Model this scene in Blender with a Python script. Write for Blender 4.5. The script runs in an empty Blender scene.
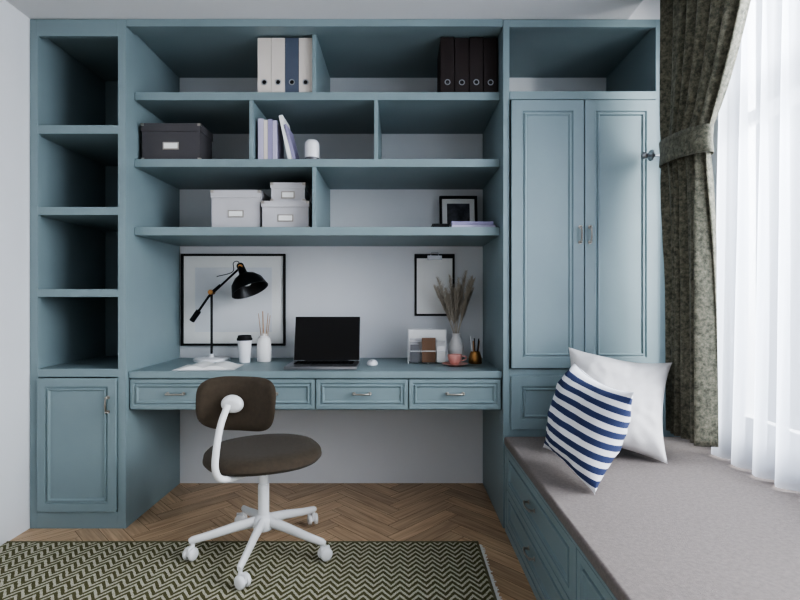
import bpy, bmesh, math, random
from mathutils import Matrix, Vector, noise
random.seed(7)
sc = bpy.context.scene

# ------------------------------------------------------------------ materials
def lin(c):
    return tuple(((v/255)/12.92 if v/255 <= 0.04045 else (((v/255)+0.055)/1.055)**2.4) for v in c)

def mat(name, rgb, rough=0.5, metal=0.0, var=0.0, vscale=8.0, bump=0.0, bscale=200.0, spec=0.5, sheen=0.0):
    m = bpy.data.materials.new(name); m.use_nodes = True
    nt = m.node_tree; N = nt.nodes; L = nt.links
    b = N['Principled BSDF']
    c = lin(rgb)
    b.inputs['Base Color'].default_value = (*c, 1)
    b.inputs['Roughness'].default_value = rough
    b.inputs['Metallic'].default_value = metal
    b.inputs['Specular IOR Level'].default_value = spec
    if sheen: b.inputs['Sheen Weight'].default_value = sheen
    tc = N.new('ShaderNodeTexCoord')
    if var > 0:
        n = N.new('ShaderNodeTexNoise'); n.inputs['Scale'].default_value = vscale; n.inputs['Detail'].default_value = 5
        L.new(tc.outputs['Object'], n.inputs['Vector'])
        r = N.new('ShaderNodeValToRGB')
        r.color_ramp.elements[0].position = 0.3; r.color_ramp.elements[1].position = 0.7
        r.color_ramp.elements[0].color = (*[max(0, v*(1-var)) for v in c], 1)
        r.color_ramp.elements[1].color = (*[min(1, v*(1+var)) for v in c], 1)
        L.new(n.outputs['Fac'], r.inputs['Fac']); L.new(r.outputs['Color'], b.inputs['Base Color'])
    if bump > 0:
        n2 = N.new('ShaderNodeTexNoise'); n2.inputs['Scale'].default_value = bscale; n2.inputs['Detail'].default_value = 3
        L.new(tc.outputs['Object'], n2.inputs['Vector'])
        bp = N.new('ShaderNodeBump'); bp.inputs['Strength'].default_value = bump; bp.inputs['Distance'].default_value = 0.002
        L.new(n2.outputs['Fac'], bp.inputs['Height']); L.new(bp.outputs['Normal'], b.inputs['Normal'])
    return m

BLUE = mat('painted_blue_wood', (133,150,154), 0.42, var=0.04, vscale=3, bump=0.05, bscale=90)
WHITEPANEL = mat('white_back_panel', (224,225,226), 0.6, var=0.02, vscale=2)
WALL = mat('wall_paint', (222,223,225), 0.85, var=0.02, vscale=2, bump=0.08, bscale=150)
CEIL = mat('ceiling_paint', (222,222,223), 0.9, var=0.01, vscale=2, bump=0.05)
GROUT = mat('floor_joint', (84,64,50), 0.9, var=0.05)
BRASS = mat('aged_nickel', (176,170,162), 0.32, 1.0, var=0.1, vscale=40)
WHITE = mat('white_paint_metal', (228,228,228), 0.35, var=0.01)
PLASTW = mat('white_plastic', (232,232,234), 0.4, var=0.01)
BLACK = mat('black_metal', (22,22,25), 0.4, 0.3, var=0.1)
BLACKM = mat('matte_black', (20,20,22), 0.6, var=0.1)
DGREY = mat('dark_box_card', (84,82,85), 0.75, var=0.06, bump=0.2)
LGREY = mat('light_box_card', (196,194,196), 0.75, var=0.03, bump=0.2)
PAPER = mat('paper', (238,237,234), 0.8, var=0.02)
BROWN = mat('brown_upholstery', (74,64,52), 0.85, var=0.12, vscale=60, bump=0.5, bscale=500, sheen=0.08)
DBROWN = mat('dark_brown_binder', (46,36,35), 0.6, var=0.08, bump=0.15)
SLATE = mat('slate_binder', (88,96,112), 0.6, var=0.05, bump=0.15)
CREAM = mat('cream_binder', (216,208,200), 0.6, var=0.03, bump=0.15)
LILAC = mat('lilac_cover', (156,150,180), 0.6, var=0.03)
LILAC2 = mat('pale_violet_cover', (190,185,206), 0.6, var=0.03)
SILVER = mat('aluminium', (176,178,182), 0.3, 0.9, var=0.02)
SCREEN = mat('dark_screen', (7,8,10), 0.12, var=0.05)
CUSH = mat('bench_fabric', (124,116,112), 0.95, var=0.12, vscale=90, bump=0.6, bscale=420, sheen=0.05)
PILW = mat('white_pillow_fabric', (218,215,213), 0.95, var=0.03, vscale=20, bump=0.6, bscale=500, sheen=0.1)
PINK = mat('pink_ceramic', (216,158,148), 0.3, var=0.03)
GOLD = mat('bronze_metal', (168,128,84), 0.35, 0.9, var=0.08)
WOOD = mat('light_wood', (178,138,100), 0.5, var=0.12, vscale=25)
PAMPAS = mat('dried_pampas', (196,186,172), 0.95, var=0.12, vscale=30)
CERAM = mat('white_ceramic', (228,226,224), 0.35, var=0.02)
TAN = mat('tan_leather', (120,92,72), 0.6, var=0.08, bump=0.2)
PHOTO = mat('dark_photo_print', (74,76,82), 0.5, var=0.6, vscale=22)
ART = mat('pale_art_print', (226,227,229), 0.6, var=0.03, vscale=5)
GREYPOT = mat('grey_steel', (120,120,124), 0.4, 0.6, var=0.05)

def wood_floor():
    m = bpy.data.materials.new('oak_herringbone'); m.use_nodes = True
    nt = m.node_tree; N = nt.nodes; L = nt.links; b = N['Principled BSDF']
    uv = N.new('ShaderNodeUVMap'); uv.uv_map = 'UVMap'
    at = N.new('ShaderNodeAttribute'); at.attribute_name = 'rnd'
    mp = N.new('ShaderNodeMapping'); mp.inputs['Scale'].default_value = (2.5, 45, 1)
    L.new(uv.outputs['UV'], mp.inputs['Vector'])
    n = N.new('ShaderNodeTexNoise'); n.inputs['Scale'].default_value = 1.6; n.inputs['Detail'].default_value = 6; n.inputs['Distortion'].default_value = 0.6
    L.new(mp.outputs['Vector'], n.inputs['Vector'])
    r = N.new('ShaderNodeValToRGB')
    r.color_ramp.elements[0].position = 0.28; r.color_ramp.elements[0].color = (*lin((168,138,110)), 1)
    r.color_ramp.elements[1].position = 0.72; r.color_ramp.elements[1].color = (*lin((212,184,152)), 1)
    L.new(n.outputs['Fac'], r.inputs['Fac'])
    hs = N.new('ShaderNodeHueSaturation')
    mr = N.new('ShaderNodeMapRange'); mr.inputs['To Min'].default_value = 0.82; mr.inputs['To Max'].default_value = 1.15
    L.new(at.outputs['Fac'], mr.inputs['Value']); L.new(mr.outputs['Result'], hs.inputs['Value'])
    L.new(r.outputs['Color'], hs.inputs['Color']); L.new(hs.outputs['Color'], b.inputs['Base Color'])
    b.inputs['Roughness'].default_value = 0.38
    bp = N.new('ShaderNodeBump'); bp.inputs['Strength'].default_value = 0.15; bp.inputs['Distance'].default_value = 0.002
    L.new(n.outputs['Fac'], bp.inputs['Height']); L.new(bp.outputs['Normal'], b.inputs['Normal'])
    return m
OAK = wood_floor()

def rug_mat():
    m = bpy.data.materials.new('chevron_woven_rug'); m.use_nodes = True
    nt = m.node_tree; N = nt.nodes; L = nt.links; b = N['Principled BSDF']
    tc = N.new('ShaderNodeTexCoord'); sp = N.new('ShaderNodeSeparateXYZ')
    nz = N.new('ShaderNodeTexNoise'); nz.inputs['Scale'].default_value = 60
    L.new(tc.outputs['Object'], nz.inputs['Vector'])
    L.new(tc.outputs['Object'], sp.inputs['Vector'])
    def M(op, a, bb=None, c=None):
        x = N.new('ShaderNodeMath'); x.operation = op
        for i, v in enumerate((a, bb, c)):
            if v is None: continue
            if isinstance(v, (int, float)): x.inputs[i].default_value = v
            else: L.new(v, x.inputs[i])
        return x.outputs[0]
    pp = M('PINGPONG', sp.outputs['X'], 0.034)
    jit = M('MULTIPLY', nz.outputs['Fac'], 0.012)
    s = M('ADD', sp.outputs['Y'], M('MULTIPLY', pp, 1.35)); s = M('ADD', s, jit)
    fr = M('FRACT', M('DIVIDE', s, 0.036))
    st = M('GREATER_THAN', fr, 0.55)
    r = N.new('ShaderNodeMix'); r.data_type = 'RGBA'
    r.inputs[6].default_value = (*lin((102,99,64)), 1); r.inputs[7].default_value = (*lin((206,202,182)), 1)
    L.new(st, r.inputs[0])
    n2 = N.new('ShaderNodeTexNoise'); n2.inputs['Scale'].default_value = 260; L.new(tc.outputs['Object'], n2.inputs['Vector'])
    m2 = N.new('ShaderNodeMix'); m2.data_type = 'RGBA'; m2.blend_type = 'MULTIPLY'; m2.inputs[0].default_value = 0.75
    L.new(r.outputs[2], m2.inputs[6]); 
    cr = N.new('ShaderNodeValToRGB'); cr.color_ramp.elements[0].position = .38; cr.color_ramp.elements[0].color = (.35,.35,.35,1); cr.color_ramp.elements[1].position = .6
    L.new(n2.outputs['Fac'], cr.inputs['Fac']); L.new(cr.outputs['Color'], m2.inputs[7])
    L.new(m2.outputs[2], b.inputs['Base Color']); b.inputs['Roughness'].default_value = 1
    bp = N.new('ShaderNodeBump'); bp.inputs['Strength'].default_value = 0.8; bp.inputs['Distance'].default_value = 0.004
    L.new(n2.outputs['Fac'], bp.inputs['Height']); L.new(bp.outputs['Normal'], b.inputs['Normal'])
    return m
RUG = rug_mat()

def stripe_mat():
    m = bpy.data.materials.new('blue_striped_cotton'); m.use_nodes = True
    nt = m.node_tree; N = nt.nodes; L = nt.links; b = N['Principled BSDF']
    uv = N.new('ShaderNodeUVMap'); uv.uv_map = 'UVMap'; sp = N.new('ShaderNodeSeparateXYZ')
    L.new(uv.outputs['UV'], sp.inputs['Vector'])
    a = N.new('ShaderNodeMath'); a.operation = 'MULTIPLY'; a.inputs[1].default_value = 8.5; L.new(sp.outputs['Y'], a.inputs[0])
    f = N.new('ShaderNodeMath'); f.operation = 'FRACT'; L.new(a.outputs[0], f.inputs[0])
    g = N.new('ShaderNodeMath'); g.operation = 'GREATER_THAN'; g.inputs[1].default_value = 0.48; L.new(f.outputs[0], g.inputs[0])
    r = N.new('ShaderNodeMix'); r.data_type = 'RGBA'
    r.inputs[6].default_value = (*lin((226,226,228)), 1); r.inputs[7].default_value = (*lin((58,68,104)), 1)
    L.new(g.outputs[0], r.inputs[0]); L.new(r.outputs[2], b.inputs['Base Color']); b.inputs['Roughness'].default_value = 0.95
    n2 = N.new('ShaderNodeTexNoise'); n2.inputs['Scale'].default_value = 400
    bp = N.new('ShaderNodeBump'); bp.inputs['Strength'].default_value = 0.4; bp.inputs['Distance'].default_value = 0.002
    L.new(n2.outputs['Fac'], bp.inputs['Height']); L.new(bp.outputs['Normal'], b.inputs['Normal'])
    return m
STRIPE = stripe_mat()

def curtain_mat():
    m = bpy.data.materials.new('olive_velvet_curtain'); m.use_nodes = True
    nt = m.node_tree; N = nt.nodes; L = nt.links; b = N['Principled BSDF']
    tc = N.new('ShaderNodeTexCoord')
    n = N.new('ShaderNodeTexNoise'); n.inputs['Scale'].default_value = 55; n.inputs['Detail'].default_value = 8; n.inputs['Roughness'].default_value = .75
    L.new(tc.outputs['Object'], n.inputs['Vector'])
    r = N.new('ShaderNodeValToRGB')
    r.color_ramp.elements[0].position = 0.38; r.color_ramp.elements[0].color = (*lin((72,74,62)), 1)
    r.color_ramp.elements[1].position = 0.68; r.color_ramp.elements[1].color = (*lin((140,136,120)), 1)
    L.new(n.outputs['Fac'], r.inputs['Fac']); L.new(r.outputs['Color'], b.inputs['Base Color'])
    b.inputs['Roughness'].default_value = 0.85; b.inputs['Sheen Weight'].default_value = 0.15
    bp = N.new('ShaderNodeBump'); bp.inputs['Strength'].default_value = 0.5; bp.inputs['Distance'].default_value = 0.002
    L.new(n.outputs['Fac'], bp.inputs['Height']); L.new(bp.outputs['Normal'], b.inputs['Normal'])
    return m
CURT = curtain_mat()

def sheer_mat():
    m = bpy.data.materials.new('sheer_voile'); m.use_nodes = True
    nt = m.node_tree; N = nt.nodes; L = nt.links
    for n in list(N): N.remove(n)
    o = N.new('ShaderNodeOutputMaterial')
    tr = N.new('ShaderNodeBsdfTransparent'); tr.inputs['Color'].default_value = (0.97,0.98,1,1)
    tl = N.new('ShaderNodeBsdfTranslucent'); tl.inputs['Color'].default_value = (0.60,0.63,0.69,1)
    df = N.new('ShaderNodeBsdfDiffuse'); df.inputs['Color'].default_value = (0.70,0.72,0.77,1)
    m1 = N.new('ShaderNodeMixShader'); m1.inputs[0].default_value = 0.48
    L.new(tl.outputs[0], m1.inputs[1]); L.new(df.outputs[0], m1.inputs[2])
    # facing-dependent weave density: voile looks denser where the cloth turns edge on
    lw = N.new('ShaderNodeLayerWeight'); lw.inputs['Blend'].default_value = 0.35
    mr = N.new('ShaderNodeMapRange'); mr.inputs['To Min'].default_value = 0.55; mr.inputs['To Max'].default_value = 0.98
    L.new(lw.outputs['Facing'], mr.inputs['Value'])
    m2 = N.new('ShaderNodeMixShader')
    L.new(mr.outputs['Result'], m2.inputs[0])
    L.new(tr.outputs[0], m2.inputs[1]); L.new(m1.outputs[0], m2.inputs[2]); L.new(m2.outputs[0], o.inputs[0])
    return m
SHEER = sheer_mat()

def glass_mat():
    m = bpy.data.materials.new('window_glass'); m.use_nodes = True
    nt = m.node_tree; N = nt.nodes; L = nt.links
    for n in list(N): N.remove(n)
    o = N.new('ShaderNodeOutputMaterial'); tr = N.new('ShaderNodeBsdfTransparent'); gl = N.new('ShaderNodeBsdfGlossy'); gl.inputs['Roughness'].default_value = .02
    mx = N.new('ShaderNodeMixShader'); mx.inputs[0].default_value = 0.05
    L.new(tr.outputs[0], mx.inputs[1]); L.new(gl.outputs[0], mx.inputs[2]); L.new(mx.outputs[0], o.inputs[0])
    return m
GLASS = glass_mat()

# ------------------------------------------------------------------ builder
class B:
    def __init__(s, name):
        s.name = name; s.bm = bmesh.new(); s.mats = []; s.uv = s.bm.loops.layers.uv.new('UVMap')
    def mi(s, m):
        if m not in s.mats: s.mats.append(m)
        return s.mats.index(m)
    def face(s, vs, m, smooth=False):
        try: f = s.bm.faces.new(vs)
        except ValueError: return None
        f.material_index = s.mi(m); f.smooth = smooth; return f
    def box(s, x0, x1, y0, y1, z0, z1, m, M=None):
        P = [Vector((x, y, z)) for x in (x0, x1) for y in (y0, y1) for z in (z0, z1)]
        if M: P = [M @ p for p in P]
        v = [s.bm.verts.new(p) for p in P]
        for q in ((0,1,3,2),(4,6,7,5),(0,4,5,1),(2,3,7,6),(0,2,6,4),(1,5,7,3)):
            s.face([v[i] for i in q], m)
    def lathe(s, prof, m, c=(0,0,0), seg=32, M=None, smooth=True, sx=1, sy=1):
        T = Matrix.Translation(c)
        if M: T = T @ M
        rings = []
        for r, z in prof:
            if r <= 1e-6: rings.append([s.bm.verts.new(T @ Vector((0,0,z)))])
            else: rings.append([s.bm.verts.new(T @ Vector((r*sx*math.cos(2*math.pi*i/seg), r*sy*math.sin(2*math.pi*i/seg), z))) for i in range(seg)])
        for a, b in zip(rings, rings[1:]):
            for i in range(seg):
                j = (i+1) % seg
                if len(a) == 1 and len(b) == 1: continue
                if len(a) == 1: s.face([a[0], b[j], b[i]], m, smooth)
                elif len(b) == 1: s.face([a[i], a[j], b[0]], m, smooth)
                else: s.face([a[i], a[j], b[j], b[i]], m, smooth)
    def cyl(s, r, z0, z1, m, c=(0,0,0), M=None, seg=28):
        s.lathe([(0,z0),(r,z0),(r,z1),(0,z1)], m, c, seg, M)
    def tube(s, pts, r, m, seg=12, flat=1.0):
        pts = [Vector(p) for p in pts]; n = len(pts)
        rs = r if isinstance(r, (list, tuple)) else [r]*n
        prev = None; rings = []
        up = None
        for i, p in enumerate(pts):
            t = (pts[min(i+1,n-1)] - pts[max(i-1,0)]).normalized()
            if up is None:
                ref = Vector((0,0,1)) if abs(t.z) < 0.9 else Vector((1,0,0))
                up = (ref - t*ref.dot(t)).normalized()
            else:
                up = (up - t*up.dot(t)).normalized()
            side = t.cross(up)
            rings.append([s.bm.verts.new(p + up*rs[i]*math.cos(2*math.pi*k/seg) + side*rs[i]*flat*math.sin(2*math.pi*k/seg)) for k in range(seg)])
        for a, b in zip(rings, rings[1:]):
            for k in range(seg):
                j = (k+1) % seg
                s.face([a[k], a[j], b[j], b[k]], m, True)
        s.face(rings[0][::-1], m); s.face(rings[-1], m)
    def sphere(s, c, r, m, seg=20, sc=(1,1,1)):
        prof = [(r*math.sin(math.pi*i/12), -r*math.cos(math.pi*i/12)) for i in range(13)]
        prof[0] = (0, -r); prof[-1] = (0, r)
        s.lathe(prof, m, c, seg, Matrix.Diagonal((*sc, 1)))
    def panel(s, W, H, M, m, fw=0.045, t=0.018):
        """moulded door/drawer front, local x 0..W, z 0..H, front toward -Y, back at y=0"""
        prof = [(0,0),(0,-t+.0015),(.0015,-t),(fw,-t),(fw+.003,-t+.006),(fw+.009,-t+.007),(fw+.011,-t-.001),(fw+.017,-t-.001),(fw+.022,-t+.007)]
        rings = []
        for i, y in prof:
            rings.append([s.bm.verts.new(M @ Vector(p)) for p in ((i,y,i),(W-i,y,i),(W-i,y,H-i),(i,y,H-i))])
        for a, b in zip(rings, rings[1:]):
            for k in range(4):
                j = (k+1) % 4
                s.face([a[k], a[j], b[j], b[k]], m)
        s.face(rings[-1], m); s.face(rings[0][::-1], m)
    def handle(s, M, m, L=0.09, vertical=False):
        """bow pull, base plane y=0, sticks out to -Y, centred"""
        R = Matrix.Rotation(math.radians(90), 4, 'Y') if vertical else Matrix.Identity(4)
        T = M @ R; h = L/2
        pts = [(-h*.82,0.0,0),(-h*.82,-.016,0),(-h*.6,-.024,0),(0,-.027,0),(h*.6,-.024,0),(h*.82,-.016,0),(h*.82,0.0,0)]
        s.tube([T @ Vector(p) for p in pts], .0042, m, 8)
        for sx in (-1, 1):
            s.tube([T @ Vector((sx*h*.82,-.0005,0)), T @ Vector((sx*h*.82,-.004,0))], .009, m, 12)
            s.sphere(T @ Vector((sx*h*.82,-.019,0)), .0062, m, 10)
    def finish(s, bevel=0.0, loc=None, rot=None, subsurf=0):
        bmesh.ops.recalc_face_normals(s.bm, faces=s.bm.faces[:])
        for e in s.bm.edges:
            if len(e.link_faces) == 2 and e.calc_face_angle(0) > 0.75: e.smooth = False
        me = bpy.data.meshes.new(s.name); s.bm.to_mesh(me); s.bm.free()
        for m in s.mats: me.materials.append(m)
        o = bpy.data.objects.new(s.name, me); sc.collection.objects.link(o)
        if bevel:
            md = o.modifiers.new('bevel', 'BEVEL'); md.width = bevel; md.segments = 2; md.limit_method = 'ANGLE'; md.angle_limit = math.radians(50)
        if subsurf:
            md = o.modifiers.new('sub', 'SUBSURF'); md.levels = subsurf; md.render_levels = subsurf
        if loc: o.location = loc
        if rot: o.rotation_euler = rot
        return o

T = Matrix.Translation
def Rz(a): return Matrix.Rotation(math.radians(a), 4, 'Z')
def Rx(a): return Matrix.Rotation(math.radians(a), 4, 'X')
def Ry(a): return Matrix.Rotation(math.radians(a), 4, 'Y')

# ------------------------------------------------------------------ dimensions
XL, XR = -1.80, 1.45       # side walls
YB, YF = 3.03, -2.4        # back wall, wall behind viewer
YC, YS, YD = 2.43, 2.506, 2.45
ZC = 2.478
CAMZ = 1.11

# ------------------------------------------------------------------ room shell
b = B('wall_back'); b.box(XL-.1, XR+.1, YB, YB+.1, -.05, 2.75, WALL); b.finish()
b = B('wall_left'); b.box(XL-.1, XL, YF, YB, -.05, 2.75, WALL); b.finish()
b = B('wall_right')
wy0, wy1, wz0, wz1 = -1.3, 2.2, .56, 2.45
b.box(XR, XR+.1, YF, wy0, -.05, 2.75, WALL); b.box(XR, XR+.1, wy1, YB, -.05, 2.75, WALL)
b.box(XR, XR+.1, wy0, wy1, -.05, wz0, WALL); b.box(XR, XR+.1, wy0, wy1, wz1, 2.75, WALL); b.finish()
b = B('wall_front')
fx0, fx1, fz0, fz1 = -1.3, 1.0, .5, 2.3
b.box(XL-.1, fx0, YF-.1, YF, -.05, 2.75, WALL); b.box(fx1, XR+.1, YF-.1, YF, -.05, 2.75, WALL)
b.box(fx0, fx1, YF-.1, YF, -.05, fz0, WALL); b.box(fx0, fx1, YF-.1, YF, fz1, 2.75, WALL); b.finish()
b = B('ceiling')
b.box(XL, 1.11, YF, YB, ZC, 2.75, CEIL)
b.box(1.11, XR, YF, 2.44, 2.66, 2.75, CEIL)
b.box(1.11, XR, 2.44, YB, ZC, 2.75, CEIL); b.finish()

b = B('window_1')
for y in (wy0, wy0+.85, wy0+1.72, wy0+2.6, wy1-.05):
    b.box(XR+.03, XR+.08, y, y+.05, wz0, wz1, WHITE)
for z in (wz0, wz0+1.3, wz1-.05): b.box(XR+.035, XR+.075, wy0+.05, wy1-.05, z, z+.05, WHITE)
b.box(XR+.053, XR+.057, wy0+.05, wy1-.05, wz0+.05, wz1-.05, GLASS)
b.finish(.003)
b = B('added_fill_window')  # invented opening behind the camera, added to let in front fill light
for x in (fx0, -.17, fx1-.05): b.box(x, x+.05, YF-.08, YF-.03, fz0, fz1, WHITE)
for z in (fz0, fz1-.05): b.box(fx0+.05, fx1-.05, YF-.075, YF-.035, z, z+.05, WHITE)
b.box(fx0+.05, fx1-.05, YF-.057, YF-.053, fz0+.05, fz1-.05, GLASS)
b.finish(.003)

# floor: herringbone planks in one mesh
b = B('floor'); bm = b.bm; mi = b.mi(OAK)
lay = bm.faces.layers.float.new('rnd')
W = .085; n = 5; R45 = Rz(45); g = .0009
for i in range(-60, 60):
    for j in range(-60, 60):
        k = (i-j) % (2*n)
        if k == 0: rect = (i, j, n, 1)
        elif k == 2*n-1: rect = (i, j, 1, n)
        else: continue
        x0, y0 = rect[0]*W+g, rect[1]*W+g; x1, y1 = (rect[0]+rect[2])*W-g, (rect[1]+rect[3])*W-g
        c = R45 @ Vector(((x0+x1)/2, (y0+y1)/2, 0))
        if not (XL-.4 < c.x < XR+.4 and YF-.4 < c.y < YB+.4): continue
        vs = [bm.verts.new(R45 @ Vector(p)) for p in ((x0,y0,0),(x1,y0,0),(x1,y1,0),(x0,y1,0))]
        f = bm.faces.new(vs); f.material_index = mi; f[lay] = random.random()
        ox, oy = random.random()*20, random.random()*20
        hor = rect[2] > 1
        for l, (u, v) in zip(f.loops, ((0,0),(1,0),(1,1),(0,1))):
            a_, b_ = (u*W*n, v*W) if hor else (v*W*n, u*W)
            l[b.uv].uv = (a_+ox, b_+oy)
for co, no in (((XL,0,0),(-1,0,0)),((XR,0,0),(1,0,0)),((0,YF,0),(0,-1,0)),((0,YB,0),(0,1,0))):
    bmesh.ops.bisect_plane(bm, geom=bm.verts[:]+bm.edges[:]+bm.faces[:], plane_co=co, plane_no=no, clear_outer=True)
b.box(XL, XR, YF, YB, -.05, -.0015, GROUT)
b.finish()

# ------------------------------------------------------------------ left bookcase
b = B('bookcase')
x0, x1 = XL+.003, -1.332; y1 = YB-.003
b.box(x0, x0+.02, YC+.01, y1, 0, 2.474, BLUE); b.box(x1-.02, x1, YC+.019, y1, 0, 2.474, BLUE)
b.box(x0+.02, x1-.02, y1-.012, y1, 0, 2.474, BLUE)
b.box(x0, -1.759, YC-.002, YC+.02, 0, 2.474, BLUE); b.box(-1.370, x1+.001, YC-.002, YC+.02, 0, 2.474, BLUE)
b.box(-1.759, -1.370, YC-.002, YC+.02, 2.392, 2.474, BLUE)
b.box(x0+.02, x1-.02, YC+.02, y1-.012, 2.43, 2.474, BLUE)
for za, zb in ((1.918,1.960),(1.523,1.562),(1.125,1.163),(.736,.775)):
    b.box(-1.759, -1.370, YC-.001, YC+.02, za, zb, BLUE)
    b.box(x0+.02, x1-.02, YC+.02, y1-.012, za, zb, BLUE)
b.box(-1.759, -1.370, YC-.002, YC+.02, 0, .08, BLUE)
b.panel(.383, .646, T((-1.756, YC+.004, .085)), BLUE, fw=.04)
b.handle(T((-1.410, YC-.014, .605)), BRASS, .085, True)
b.finish(.0008)

# ------------------------------------------------------------------ open wall shelving
b = B('wall_shelf')
x0, x1 = -1.3305, .499
def sh(za, zb): b.box(x0, x1, YS, YB-.014, za, zb, BLUE)
sh(2.112, 2.152); sh(1.777, 1.817); sh(1.434, 1.476); b.box(x0, x1, YS, YB-.014, 2.45, 2.476, BLUE)
b.box(x0, x1, YC, YS, 2.44, 2.476, BLUE)
b.box(x0, x1, YB-.014, YB-.002, 1.434, 2.476, WHITEPANEL)
b.box(-.441, -.421, YS+.003, YB-.014, 2.152, 2.45, BLUE)
b.box(-.757, -.737, YS+.003, YB-.014, 1.817, 2.112, BLUE)
b.box(-.130, -.110, YS+.003, YB-.014, 1.817, 2.112, BLUE)
b.box(-.441, -.421, YS+.003, YB-.014, 1.476, 1.777, BLUE)
b.finish(.0012)

# ------------------------------------------------------------------ desk
b = B('desk')
x0 = -1.3295
b.box(x0, x1, YD, YB-.002, .727, .760, BLUE)
b.box(x0, x1, YD+.022, YD+.04, .566, .727, BLUE); b.box(x0, x1, YD+.04, YB-.30, .566, .578, BLUE)
b.box(x0, x1, YB-.32, YB-.30, .578, .727, BLUE)
dw = (x1-x0)/4
for k in range(4):
    xa = x0+k*dw
    b.panel(dw-.006, .146, T((xa+.003, YD+.021, .574)), BLUE, fw=.018, t=.016)
    b.handle(T((xa+dw/2, YD+.005, .650)), BRASS, .095)
b.finish(.0015)

# ------------------------------------------------------------------ tall cabinet
b = B('wardrobe')
x0, x1 = .501, XR-.003
xr = 1.264
b.box(x0, x0+.02, YC+.001, YB-.003, 0, 2.474, BLUE); b.box(xr-.02, xr, YC+.02, YB-.003, 0, 2.474, BLUE)
b.box(x0+.02, xr-.02, YB-.016, YB-.003, 0, 2.105, BLUE)
b.box(x0+.02, xr-.02, YB-.016, YB-.003, 2.105, 2.474, WHITEPANEL)
b.box(x0+.001, .532, YC, YC+.02, 0, 2.474, BLUE); b.box(1.243, xr, YC, YC+.02, 0, 2.474, BLUE)
b.box(.532, 1.243, YC, YC+.02, 2.437, 2.474, BLUE)
b.box(x0+.02, xr-.02, YC+.02, YB-.016, 2.45, 2.474, BLUE)
b.box(.532, 1.243, YC-.004, YC+.02, 2.083, 2.123, BLUE); b.box(x0+.02, xr-.02, YC+.02, YB-.016, 2.083, 2.12, BLUE)
b.box(.532, 1.243, YC, YC+.02, .745, .775, BLUE); b.box(.532, 1.243, YC, YC+.02, 0, .745, BLUE)
b.box(xr, x1, YC+.02, YC+.04, 0, 2.474, BLUE)
b.panel(.350, 1.295, T((.538, YC, .780)), BLUE, fw=.052)
b.panel(.350, 1.295, T((.892, YC, .780)), BLUE, fw=.052)
b.panel(.700, .26, T((.538, YC, .482)), BLUE, fw=.05, t=.012)
b.handle(T((.868, YC-.018, 1.425)), BRASS, .09, True); b.handle(T((.915, YC-.018, 1.425)), BRASS, .09, True)
b.finish(.0012)

# ------------------------------------------------------------------ window seat
b = B('window_seat')
bx, by0, by1 = .503, -.35, YC-.022
b.box(bx+.02, XR-.003, by0, by1, 0, .412, BLUE)
b.box(bx+.002, bx+.02, by0, by1, .402, .412, BLUE); b.box(bx+.002, bx+.02, by0, by1, 0, .035, BLUE)
yy = by1
for k in range(3):
    Ld = .90
    b.box(bx+.002, bx+.02, yy-.035, yy, .035, .402, BLUE)
    yy -= .037
    M = T((bx+.0195, yy, 0)) @ Rz(-90)
    for z0, h in ((.040, .172), (.216, .182)):
        b.panel(min(Ld, yy-by0-.02), h, M @ T((0,0,z0)), BLUE, fw=.028, t=.016)
        b.handle(M @ T((min(Ld, yy-by0)/2, -.016, z0+h/2+.01)), BRASS, .1)
    yy -= Ld+.002
    if yy < by0+.1: break
b.finish(.0015)
b = B('seat_cushion')
b.box(.500, XR-.006, by0, by1, .4135, .454, CUSH)
o = b.finish(); md = o.modifiers.new('bevel', 'BEVEL'); md.width = .010; md.segments = 4

# ------------------------------------------------------------------ rug
b = B('rug')
rx0, rx1, ry0, ry1 = -1.785, .345, .2, 2.265
b.box(rx0, rx1, ry0, ry1, .001, .012, RUG)
RE = mat('rug_edge_binding', (112,108,84), 1, var=.15, vscale=80, bump=.6)
b.box(rx1, rx1+.010, ry0, ry1, .001, .014, RE); b.box(rx0, rx1+.01, ry1, ry1+.008, .001, .014, RE)
for i in range(260):
    y = ry0 + (ry1-ry0)*(i+.5)/260
    b.box(rx1+.010, rx1+.022+random.random()*.012, y-.0022, y+.0022, .001, .004, PAPER)
b.finish()

# ------------------------------------------------------------------ chair
b = B('swivel_chair')
cx, cy, zf = -.60, 2.20, .0145
b.lathe([(0,.105),(.040,.105),(.046,.115),(.046,.150),(.034,.165),(.024,.172),(.024,.300),(.020,.302),(.020,.398),(0,.398)], WHITE, (cx,cy,0), 28)
for k in range(5):
    a = math.radians(-92+72*k); d = Vector((math.cos(a), math.sin(a), 0)); s_ = Vector((-d.y, d.x, 0))
    c0 = Vector((cx,cy,0))
    pts = [c0+d*.03+Vector((0,0,.140)), c0+d*.12+Vector((0,0,.126)), c0+d*.22+Vector((0,0,.104)), c0+d*.292+Vector((0,0,.092)), c0+d*.305+Vector((0,0,.090))]
    b.tube(pts, [.024,.021,.018,.016,.010], WHITE, 14, flat=.75)
    e = c0+d*.29
    b.cyl(.008, .05, .10, WHITE, (e.x,e.y,0), seg=12)
    off = Vector((math.cos(a+1.0), math.sin(a+1.0), 0)); ax = Vector((-off.y, off.x, 0))
    wc = e + off*.014
    ang = math.atan2(ax.y, ax.x)
    for sg in (-1, 1):
        M = T((wc.x, wc.y, zf+.0265)) @ Matrix.Rotation(ang, 4, 'Z') @ Ry(90)
        b.lathe([(0,sg*.006),(.024,sg*.006),(.0265,sg*.010),(.0265,sg*.018),(.022,sg*.023),(.010,sg*.025),(0,sg*.025)], WHITE, (0,0,0), 24, M)
    b.box(-.020,.020,-.0055,.0055,.0,.034, WHITE, T((wc.x,wc.y,zf+.022)) @ Matrix.Rotation(ang+math.pi/2, 4, 'Z'))
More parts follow.
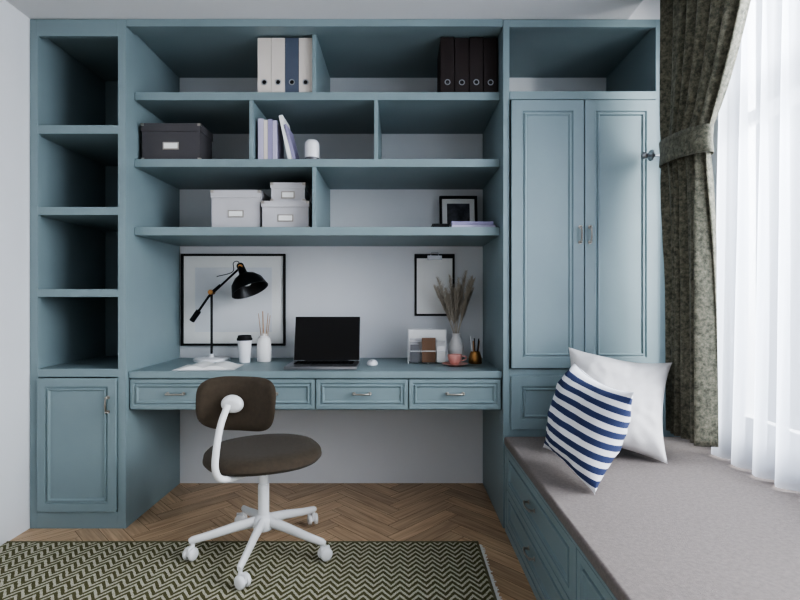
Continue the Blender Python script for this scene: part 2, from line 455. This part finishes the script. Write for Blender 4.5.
def superring(rad, z, seg=48, p=2.35, rot=20):
    out = []
    for i in range(seg):
        t = 2*math.pi*i/seg; c_, s2 = math.cos(t), math.sin(t)
        r = rad/((abs(c_)**p+abs(s2)**p)**(1/p))
        v = Rz(rot) @ Vector((r*c_, r*s2*.96, 0))
        out.append(b.bm.verts.new((cx+v.x, cy+v.y, z)))
    return out
prof = [(.10,.404),(.205,.408),(.238,.416),(.250,.430),(.247,.446),(.232,.460),(.205,.468),(.15,.470),(.08,.468)]
rings = [superring(r, z) for r, z in prof]
for A, C in zip(rings, rings[1:]):
    for i in range(48):
        j = (i+1) % 48; b.face([A[i],A[j],C[j],C[i]], BROWN, True)
b.face(rings[0][::-1], BROWN, True); b.face(rings[-1], BROWN, True)
b.box(-.07,.07,-.09,.09,.372,.4035, WHITE, T((cx,cy,0)) @ Rz(-18))
def cr(pts, n=8):
    P = [Vector(p) for p in pts]; P = [P[0]*2-P[1]]+P+[P[-1]*2-P[-2]]; out = []
    for i in range(1, len(P)-2):
        for k in range(n):
            t = k/n
            out.append(.5*((2*P[i])+(-P[i-1]+P[i+1])*t+(2*P[i-1]-5*P[i]+4*P[i+1]-P[i+2])*t*t+(-P[i-1]+3*P[i]-3*P[i+1]+P[i+2])*t**3))
    out.append(P[-2]); return out
b.tube(cr([(-.61,2.17,.388),(-.65,2.05,.392),(-.69,1.945,.412),(-.703,1.905,.460),(-.698,1.900,.54),(-.686,1.912,.63),(-.666,1.935,.705)], 8), .0135, WHITE, 16)
bc = Vector((-.628, 1.985, .700)); yaw = -10
nu, nv = 28, 14
def back(u, v, side):
    w, h, th = .166, .106, .020
    p = 3.6
    m_ = (abs(u)**p+abs(v)**p)**(1/p); mm = max(abs(u), abs(v))
    k = mm/m_ if m_ > 1e-6 else 1
    uu, vv = u*k, v*k
    x = uu*w*(1+.03*vv); z = vv*h
    y = -.055*(uu**2)
    t_ = th*max(0, 1-mm**6)**.5
    return Vector((x, y + side*t_, z))
M = T(bc) @ Rz(yaw) @ Rx(-6)
for side in (-1, 1):
    G = [[b.bm.verts.new(M @ back(-1+2*i/nu, -1+2*j/nv, side)) for i in range(nu+1)] for j in range(nv+1)]
    for j in range(nv):
        for i in range(nu):
            b.face([G[j][i],G[j][i+1],G[j+1][i+1],G[j+1][i]], BROWN, True)
bmesh.ops.remove_doubles(b.bm, verts=b.bm.verts[:], dist=.0004)
Mb = T((-.655,1.950,.704)) @ Rz(yaw) @ Rx(90)
b.lathe([(0,-.014),(.032,-.014),(.036,-.004),(.034,.006),(.026,.014),(.012,.018),(0,.018)], WHITE, (0,0,0), 28, Mb, sx=1.3, sy=1.0)
b.finish()

# ------------------------------------------------------------------ pillows
def pillow(name, size, thick, M, m, floorz, seed=0, stretch=1.0):
    b = B(name); n = 44
    for side in (-1, 1):
        G = []
        for j in range(n+1):
            row = []
            for i in range(n+1):
                u, v = -1+2*i/n, -1+2*j/n
                x = u*size/2*(1-.13*(1-v*v)*abs(u)**2) ; z = v*size/2*stretch*(1-.13*(1-u*u)*abs(v)**2)
                t = thick/2*((1-abs(u)**2.6)*(1-abs(v)**2.6))**.55 if abs(u) < 1 and abs(v) < 1 else 0
                nn = noise.noise(Vector((u*2.2+seed, v*2.2, side*3)))*.25 + noise.noise(Vector((u*5+seed, v*5, side*7)))*.1
                wr = .035*math.sin(9*math.atan2(abs(v), abs(u)+1e-6)*2+seed)*(u*u+v*v)/2
                t *= 1+nn*.6+wr*2
                sag = .018*noise.noise(Vector((u+seed, v+5, 1)))
                row.append(b.bm.verts.new(M @ Vector((x, side*t+sag, z))))
            G.append(row)
        for j in range(n):
            for i in range(n):
                f = b.face([G[j][i],G[j][i+1],G[j+1][i+1],G[j+1][i]], m, True)
                for l, (a_, c_) in zip(f.loops, ((i,j),(i+1,j),(i+1,j+1),(i,j+1))): l[b.uv].uv = (a_/n, c_/n)
    bmesh.ops.remove_doubles(b.bm, verts=b.bm.verts[:], dist=.0003)
    dz = floorz - min(v.co.z for v in b.bm.verts)
    for v in b.bm.verts: v.co.z += dz
    return b.finish()
pillow('white_pillow', .425, .18, T((.918,2.135,.66)) @ Rz(-14) @ Rx(-23) @ Ry(8), PILW, .4545, 1)
pillow('striped_pillow', .370, .19, T((.678,1.845,.62)) @ Rz(-76) @ Rx(-17) @ Ry(9), STRIPE, .4545, 4)

# ------------------------------------------------------------------ curtains
def smooth(a, c, t): t = max(0, min(1, t)); t = t*t*(3-2*t); return a+(c-a)*t
b = B('curtain')
nu, nv = 170, 90; zt, zb, ztie = 2.60, .530, 1.76
XCU = 1.220
G = []
for j in range(nv+1):
    z = zt+(zb-zt)*j/nv
    if z > ztie:
        t = (zt-z)/(zt-ztie)
        yn = 1.69+(1.98-1.69)*(t**2.0); yf = smooth(2.25, 2.29, t)
        amp = .046*(1-.45*t)
    else:
        t = (ztie-z)/(ztie-zb)
        yn = smooth(1.98, 1.965, t*3); yf = smooth(2.29, 2.235, t*2); amp = .026+.012*min(1, t*3)
    row = []
    pinch = math.exp(-((z-ztie)/.09)**2)
    for i in range(nu+1):
        u = i/nu
        ph = 2*math.pi*6.0*(u + .018*math.sin(z*2.3+u*6))
        f = math.sin(ph)+.25*math.sin(2.3*ph+z)
        x = XCU + f*amp*(1-.25*pinch) - .02*pinch*math.sin(math.pi*u)
        y = yn+(yf-yn)*u + .012*math.cos(ph)*.6
        row.append(b.bm.verts.new((x, y, z)))
    G.append(row)
for j in range(nv):
    for i in range(nu): b.face([G[j][i],G[j][i+1],G[j+1][i+1],G[j+1][i]], CURT, True)
seg = 40; rr = []
for zz, k in ((1.705,1.0),(1.73,.985),(1.76,.97),(1.79,.985),(1.815,1.0)):
    rr.append([b.bm.verts.new((XCU-.005+.058*k*math.cos(2*math.pi*i/seg), 2.135+.175*k*math.sin(2*math.pi*i/seg), zz+.012*math.sin(2*math.pi*i/seg))) for i in range(seg)])
for A, C in zip(rr, rr[1:]):
    for i in range(seg): b.face([A[i],A[(i+1)%seg],C[(i+1)%seg],C[i]], CURT, True)
b.box(1.195, 1.240, 1.65, 2.33, 2.605, 2.655, WHITE)
o = b.finish(); md = o.modifiers.new('s', 'SOLIDIFY'); md.thickness = .003; md.offset = 0
b = B('curtain_holdback')
b.tube([(1.449,2.352,1.790),(1.165,2.352,1.790)], .007, SILVER, 12)
b.tube([(1.449,2.352,1.790),(1.440,2.352,1.790)], .025, SILVER, 20)
b.sphere((1.152,2.352,1.790), .017, SILVER)
b.tube([(1.178,2.352,1.790),(1.186,2.352,1.790)], .026, SILVER, 24)
b.finish()

b = B('sheer_curtain')
nu, nv = 560, 40; y0_, y1_ = -1.35, 2.13
phs = []
for i in range(nu+1):
    y = y0_+(y1_-y0_)*i/nu
    phs.append(2*math.pi*(y/.125 + .8*noise.noise(Vector((y*1.7,3,0)))))
G = []
for j in range(nv+1):
    z = 2.60+(.462-2.60)*j/nv; t = j/nv; row = []
    for i in range(nu+1):
        y = y0_+(y1_-y0_)*i/nu
        a = .024+.012*t + .014*noise.noise(Vector((y*3, z*.5, 2)))
        x = 1.362 + a*math.sin(phs[i]+.6*math.sin(z*1.1+y*2)) + .005*math.sin(3.1*phs[i]+z*2) - .02*t**6
        row.append(b.bm.verts.new((x, y+.014*math.cos(phs[i]), z)))
    G.append(row)
for j in range(nv):
    for i in range(nu): b.face([G[j][i],G[j][i+1],G[j+1][i+1],G[j+1][i]], SHEER, True)
b.box(1.340, 1.380, -1.35, 2.30, 2.605, 2.655, WHITE)
b.finish()

# ------------------------------------------------------------------ binders
def binder(name, x, w, z, y, m, h, ring=True):
    b = B(name); d = .23; t = .003
    b.box(x, x+w, y, y+t, z, z+h, m); b.box(x, x+t, y+t, y+d, z, z+h, m); b.box(x+w-t, x+w, y+t, y+d, z, z+h, m)
    b.box(x+t+.001, x+w-t-.001, y+.012, y+d-.006, z+.006, z+h-.012, PAPER)
    M = T((x+w/2, y, z+.062)) @ Rx(90)
    b.lathe([(.010,-.001),(.010,.0025),(.015,.0025),(.0155,-.001)], SILVER, (0,0,0), 24, M)
    b.cyl(.010, -.001, .0006, BLACKM, (0,0,0), M, 20)
    return b.finish(.0016)
for k, m in enumerate((CREAM, CREAM, SLATE, CREAM)): binder('binder', -.722+k*.0698, .0680, 2.1525, 2.535, m, .287)
for k in range(4): binder('binder', .206+k*.0730, .0700, 2.1525, 2.535+.003*(k%2), DBROWN, .290-.003*(k%2))

# ------------------------------------------------------------------ storage boxes
def sbox(name, x0, x1, y0, y1, z0, z1, m, lid=.04):
    b = B(name)
    b.box(x0+.004, x1-.004, y0+.004, y1-.004, z0, z1-lid+.005, m)
    b.box(x0, x1, y0, y1, z1-lid, z1, m)
    xm, zm = (x0+x1)/2, (z0+z1-lid)/2
    lw = min(.035, (x1-x0)*.16)
    b.box(xm-lw-.006, xm+lw+.006, y0+.001, y0+.004, zm-.019, zm+.019, BRASS); b.box(xm-lw, xm+lw, y0-.0005, y0+.001, zm-.013, zm+.013, PAPER)
    for xx in (x0, x1):
        s = 1 if xx == x0 else -1
        for zz in (z1-.014, z0):
            a, c = sorted((xx-s*.001, xx+s*.016)); b.box(a, c, y0-.001 if zz != z0 else y0+.003, y0+.014, zz, zz+.014, BRASS)
    return b.finish(.0012)
sbox('storage_box', -1.312, -1.01, 2.53, 2.70, 1.8175, 2.005, DGREY)
sbox('storage_box', -.985, -.725, 2.60, 2.86, 1.4765, 1.682, LGREY)
sbox('storage_box', -.716, -.468, 2.58, 2.76, 1.4765, 1.622, LGREY, .032)
sbox('storage_box', -.675, -.492, 2.60, 2.75, 1.6225, 1.722, LGREY, .03)

# ------------------------------------------------------------------ books
def book(b, w, d, h, m, M):
    t = .0022
    b.box(0, w, 0, t, 0, h, m, M); b.box(0, t, t, d, 0, h, m, M); b.box(w-t, w, t, d, 0, h, m, M)
    b.box(t, w-t, t, d-.005, .003, h-.003, PAPER, M)
b = B('book_row'); x = -.722
for w, h, m in ((.028,.215,LILAC2),(.020,.208,CREAM),(.024,.212,LILAC),(.020,.205,LILAC2)):
    book(b, w, .16, h, m, T((x, 2.54, 1.8175))); x += w+.001
book(b, .020, .16, .235, PAPER, T((x+.058, 2.54, 1.8175)) @ Ry(-12))
book(b, .016, .16, .190, LILAC, T((x+.082, 2.54, 1.8175)) @ Ry(-15))
b.finish(.0006)
b = B('smart_speaker')
b.lathe([(0,0),(.034,0),(.037,.004),(.037,.082),(.035,.098),(.026,.110),(.012,.115),(0,.116)], PLASTW, (-.452,2.57,1.8175), 32)
b.lathe([(.0372,.006),(.0376,.008),(.0376,.018),(.0372,.020)], GREYPOT, (-.452,2.57,1.8175), 32); b.finish()
b = B('book_stack')
for i, (w, m) in enumerate(((.225,LILAC2),(.215,LILAC))):
    book(b, .018, .15, w, m, T((.265, 2.56+.006*i, 1.4945+.0195*i)) @ Ry(90))
b.finish(.0006)
b = B('notebook')
book(b, .030, .12, .09, BLACKM, T((.168, 2.60, 1.507)) @ Ry(90)); b.finish(.001)

# ------------------------------------------------------------------ frames
def frame(name, x0, x1, z0, z1, y, fw, fm, inner, M=None, mat_w=.0, depth=.018):
    b = B(name); M = M or Matrix.Identity(4)
    b.box(x0, x1, y-depth, y, z0, z0+fw, fm, M); b.box(x0, x1, y-depth, y, z1-fw, z1, fm, M)
    b.box(x0, x0+fw, y-depth, y, z0+fw, z1-fw, fm, M); b.box(x1-fw, x1, y-depth, y, z0+fw, z1-fw, fm, M)
    b.box(x0+fw, x1-fw, y-.006, y-.001, z0+fw, z1-fw, PAPER, M)
    if mat_w: b.box(x0+fw+mat_w, x1-fw-mat_w, y-.0075, y-.006, z0+fw+mat_w, z1-fw-mat_w, inner, M)
    return b.finish(.001)
frame('picture_frame', -1.320, -.692, .835, 1.388, YB-.002, .012, BLACKM, ART, mat_w=.07)
Mf = T((0, 2.915, 1.4765)) @ Rx(-9)
frame('photo_frame', .232, .452, .0, .245, 0, .014, BLACKM, PHOTO, Mf, mat_w=.03)
b = B('clipboard')
b.box(.088, .330, YB-.010, YB-.003, 1.014, 1.388, BLACKM)
b.box(.101, .317, YB-.012, YB-.010, 1.026, 1.362, PAPER)
b.box(.165, .253, YB-.022, YB-.010, 1.352, 1.378, SILVER); b.tube([(.185,YB-.016,1.378),(.190,YB-.016,1.396),(.228,YB-.016,1.396),(.233,YB-.016,1.378)], .003, SILVER, 8)
b.finish(.0015)

# ------------------------------------------------------------------ desk lamp
ZT = .7605
b = B('desk_lamp'); lx, ly = -1.085, 2.88
b.lathe([(0,0),(.098,0),(.100,.004),(.098,.014),(.090,.018),(.018,.020),(.012,.026),(.012,.04),(0,.04)], PLASTW, (lx,ly,ZT), 40)
b.tube([(lx,ly,ZT+.02),(lx,ly,1.165)], .0065, BLACK, 12)
piv = Vector((lx, ly, 1.155)); lo = Vector((-1.185, ly-.0, 1.010)); hi = Vector((-.905, ly-.03, 1.300))
for s in (-1, 1):
    b.tube([lo+Vector((0,s*.010,0)), piv+Vector((0,s*.010,0)), piv+(hi-piv)*.3+Vector((0,s*.010,0))], .0035, BLACK, 8)
b.tube([piv+(lo-piv)*.2, hi], .006, BLACK, 12)
b.tube([lo-(piv-lo).normalized()*.025, lo+(piv-lo).normalized()*.045], .015, BLACK, 16)
b.tube([piv+Vector((0,-.022,0)), piv+Vector((0,.022,0))], .014, GOLD, 18)
b.tube([hi+Vector((0,-.018,0)), hi+Vector((0,.018,0))], .013, GOLD, 18)
b.tube(cr([hi, hi+Vector((-.02,0,.03)), hi+Vector((-.045,0,.02)), hi+Vector((-.05,0,-.03)), piv+Vector((.03,0,.09))], 6), .0022, BLACK, 6)
ax = Vector((.42, -.20, -.88)).normalized()
Ms = T(hi+Vector((0.0,0,-.01))) @ ax.to_track_quat('Z','Y').to_matrix().to_4x4()
b.lathe([(0,-.03),(.014,-.030),(.020,-.022),(.022,.03),(.034,.042),(.062,.058),(.088,.088),(.102,.135),(.105,.142),(.101,.142),(.097,.134),(.084,.09),(.058,.063),(.030,.048),(0,.045)], BLACK, (0,0,0), 40, Ms)
b.sphere(Ms @ Vector((0,0,.085)), .028, PAPER)
b.finish()

# ------------------------------------------------------------------ laptop, mouse
b = B('laptop'); M = T((-.398, 2.49, ZT)) @ Rz(1)
b.box(-.181,.181,0,.250,.003,.017, SILVER, M)
b.box(-.155,.155,.105,.225,.017,.0178, BLACKM, M)
for r in range(5):
    for c in range(14):
        b.box(-.152+c*.0218,-.152+c*.0218+.0185,.109+r*.023,.128+r*.023,.0178,.0192, SCREEN, M)
b.box(-.055,.055,.015,.09,.017,.0175, GREYPOT, M)
for sx in (-.15,.15):
    for yy_ in (.03,.21): b.cyl(.008,0,.004,BLACKM,M @ Vector((sx,yy_,0)),seg=12)
M2 = M @ T((0,.252,.014)) @ Rx(-14)
b.box(-.181,.181,0,.006,.004,.250, SILVER, M2)
b.box(-.179,.179,-.0015,0,.006,.248, SCREEN, M2)
b.box(-.12,.12,-.006,.006,-.004,.006, BLACKM, M2)
b.finish(.0015)
b = B('computer_mouse')
prof = [(0,0),(.030,0),(.033,.006),(.031,.014),(.024,.022),(.012,.027),(0,.028)]
b.lathe(prof, PLASTW, (-.15,2.70,ZT), 28, sx=.9, sy=1.6); b.box(-.151,-.149,2.655,2.69,ZT+.0225,ZT+.0275,GREYPOT); b.finish()

# ------------------------------------------------------------------ coffee cup, diffuser
b = B('takeaway_coffee_cup'); c = (-.87, 2.80, ZT)
b.lathe([(0,0),(.028,0),(.029,.004),(.039,.125),(0,.125)], PLASTW, c, 32)
b.lathe([(0,.124),(.0415,.124),(.0425,.130),(.041,.136),(.038,.138),(.036,.150),(.034,.152),(.030,.148),(0,.148)], BLACKM, c, 32)
b.finish()
b = B('reed_diffuser'); c = (-.772, 2.84, ZT)
b.lathe([(0,0),(.036,0),(.040,.006),(.041,.07),(.037,.125),(.024,.142),(.018,.146),(.018,.158),(.014,.158),(.014,.14),(0,.14)], CERAM, c, 32)
for k in range(7):
    a = k*2*math.pi/7; b.tube([(c[0]+.008*math.cos(a), c[1]+.008*math.sin(a), ZT+.06),(c[0]+.034*math.cos(a+.2), c[1]+.03*math.sin(a+.2), ZT+.262+.012*(k%3))], .0016, WOOD, 6)
b.finish()

# ------------------------------------------------------------------ open book
b = B('open_book'); M = T((-.985, 2.585, ZT)) @ Rz(4)
def pg(u): return .018*math.sin(math.pi*min(1,abs(u)*1.15+.08))**.8*(1-.25*abs(u)) + .004
nn_ = 24; top = []; bot = []
for i in range(nn_+1):
    u = -1+2*i/nn_
    z = pg(u) if abs(u) < .8 else .004+(pg(.8)-.004)*(1-(abs(u)-.8)/.2*.35)
    top.append([b.bm.verts.new(M @ Vector((u*.145, s*.098, z))) for s in (-1,1)]); bot.append([b.bm.verts.new(M @ Vector((u*.145, s*.098, .003))) for s in (-1,1)])
for i in range(nn_):
    b.face([top[i][0],top[i+1][0],top[i+1][1],top[i][1]], PAPER, True); b.face([bot[i][0],bot[i][1],bot[i+1][1],bot[i+1][0]], PAPER)
    for k in (0,1): b.face([top[i][k],top[i+1][k],bot[i+1][k],bot[i][k]], PAPER)
for i in (0,nn_): b.face([top[i][0],top[i][1],bot[i][1],bot[i][0]], PAPER)
b.box(-.150,.150,-.103,.103,0,.0028, LGREY, M)
b.finish()

# ------------------------------------------------------------------ letter rack
b = B('letter_rack'); x0, x1 = .045, .262
for i, (h, yy_) in enumerate(((.07,2.73),(.12,2.78),(.185,2.83))):
    zt_ = ZT+h
    b.tube([(x0,yy_,ZT+.004),(x0,yy_,zt_),(x1,yy_,zt_),(x1,yy_,ZT+.004)], .0028, WHITE, 8)
for xx in (x0, x1, (x0+x1)/2): b.tube([(xx,2.73,ZT+.003),(xx,2.83,ZT+.003)], .0028, WHITE, 8)
b.box(x0+.004, x1-.004, 2.812, 2.817, ZT+.007, ZT+.182, PAPER)
b.box(x0+.01, x1-.07, 2.786, 2.792, ZT+.007, ZT+.135, LGREY)
b.box(x0+.012, x0+.06, 2.740, 2.746, ZT+.007, ZT+.105, GREYPOT)
b.box(x0+.075, x0+.150, 2.738, 2.748, ZT+.007, ZT+.142, TAN); b.box(x0+.158, x0+.205, 2.745, 2.751, ZT+.007, ZT+.095, PAPER)
b.finish(.0006)

# ------------------------------------------------------------------ vase + pampas
b = B('pampas_vase'); vx, vy = .322, 2.86
b.lathe([(0,0),(.030,0),(.038,.010),(.047,.05),(.044,.09),(.030,.125),(.022,.142),(.026,.160),(.022,.160),(.018,.142),(.026,.12),(0,.10)], CERAM, (vx,vy,ZT), 36)
for k in range(14):
    a = 2*math.pi*k/14+random.random()*.4; sp_ = .02+.085*random.random(); hh = .38+.17*random.random()
    base = Vector((vx, vy, ZT+.11)); tip = Vector((vx-.01+sp_*math.cos(a), vy+sp_*.6*math.sin(a), ZT+hh))
    pts = [base.lerp(tip, t)+Vector((.03*math.cos(a)*t*t, 0, -.02*t*t)) for t in [i/10 for i in range(11)]]
    b.tube(pts, .0014, PAMPAS, 5)
    for i in range(320):
        t = .36+.64*i/320; q = t*10; i0 = min(9, int(q)); p = pts[i0].lerp(pts[i0+1], q-i0)
        ang = random.random()*6.28; L_ = (.040*math.sin(math.pi*min(1,(t-.28)/.76))+.012)*(.5+.8*random.random())
        d = Vector((math.cos(ang), math.sin(ang), .9+random.random())).normalized()
        s_ = Vector((-math.sin(ang), math.cos(ang), 0))*.0016
        v = [b.bm.verts.new(x_) for x_ in (p-s_, p+s_, p+d*L_)]
        b.face(v, PAMPAS)
b.finish()

# ------------------------------------------------------------------ tea cup, saucer, pen pot
b = B('teacup_and_saucer'); c = (.292, 2.66, ZT)
b.lathe([(0,0),(.036,0),(.040,.003),(.068,.011),(.070,.013),(.066,.014),(.038,.007),(0,.006)], PINK, c, 40)
b.lathe([(0,.008),(.020,.008),(.022,.012),(.034,.028),(.039,.055),(.0395,.060),(.037,.060),(.032,.030),(.018,.016),(0,.015)], PINK, c, 36)
b.lathe([(0,.048),(.0355,.048)], TAN, c, 30)
b.tube(cr([(c[0]+.036,c[1],ZT+.050),(c[0]+.056,c[1],ZT+.050),(c[0]+.058,c[1],ZT+.034),(c[0]+.033,c[1],ZT+.026)],6), .0032, PINK, 8)
b.finish()
b = B('pencil_holder'); c = (.415, 2.76, ZT)
b.lathe([(0,0),(.034,0),(.037,.004),(.036,.030),(.026,.062),(.024,.066),(.0215,.064),(.032,.028),(.030,.006),(0,.006)], GOLD, c, 32)
for k in range(5):
    a = k*1.256+.4; m = (WOOD, BLACKM, PLASTW, WOOD, BLACKM)[k]
    b.tube([(c[0]+.010*math.cos(a), c[1]+.010*math.sin(a), ZT+.008),(c[0]+.026*math.cos(a), c[1]+.022*math.sin(a), ZT+.125+.012*(k%3))], [.0036,.0036], m, 8)
b.finish()

# ------------------------------------------------------------------ lights
def area(name, loc, rot, sx, sy, e, col):
    l = bpy.data.lights.new(name, 'AREA'); l.shape = 'RECTANGLE'; l.size = sx; l.size_y = sy; l.energy = e; l.color = col
    o = bpy.data.objects.new(name, l); o.location = loc; o.rotation_euler = rot; sc.collection.objects.link(o); return o
area('daylight_side', (3.2, .9, 2.1), (0, math.radians(80), 0), 2.4, 3.0, 680, (.95,.975,1))
area('rear_fill_light', (-.15, YF-.3, 1.45), (math.radians(90), 0, 0), 2.4, 1.8, 2, (.97,.99,1))  # added fill lamp behind the viewer, brightens the cabinet fronts
w = bpy.data.worlds.new('World'); sc.world = w; w.use_nodes = True
bg = w.node_tree.nodes['Background']; bg.inputs[0].default_value = (.86,.92,1,1); bg.inputs[1].default_value = 0.6

cam = bpy.data.cameras.new('camera'); co = bpy.data.objects.new('camera', cam); sc.collection.objects.link(co)
cam.sensor_width = 36; cam.lens = 500/800*36; cam.clip_start = .02
co.location = (0, 0, CAMZ); co.rotation_euler = (math.radians(90), 0, 0)
sc.camera = co
sc.view_settings.view_transform = 'AgX'
sc.view_settings.look = 'AgX - High Contrast'
sc.view_settings.exposure = 0.2
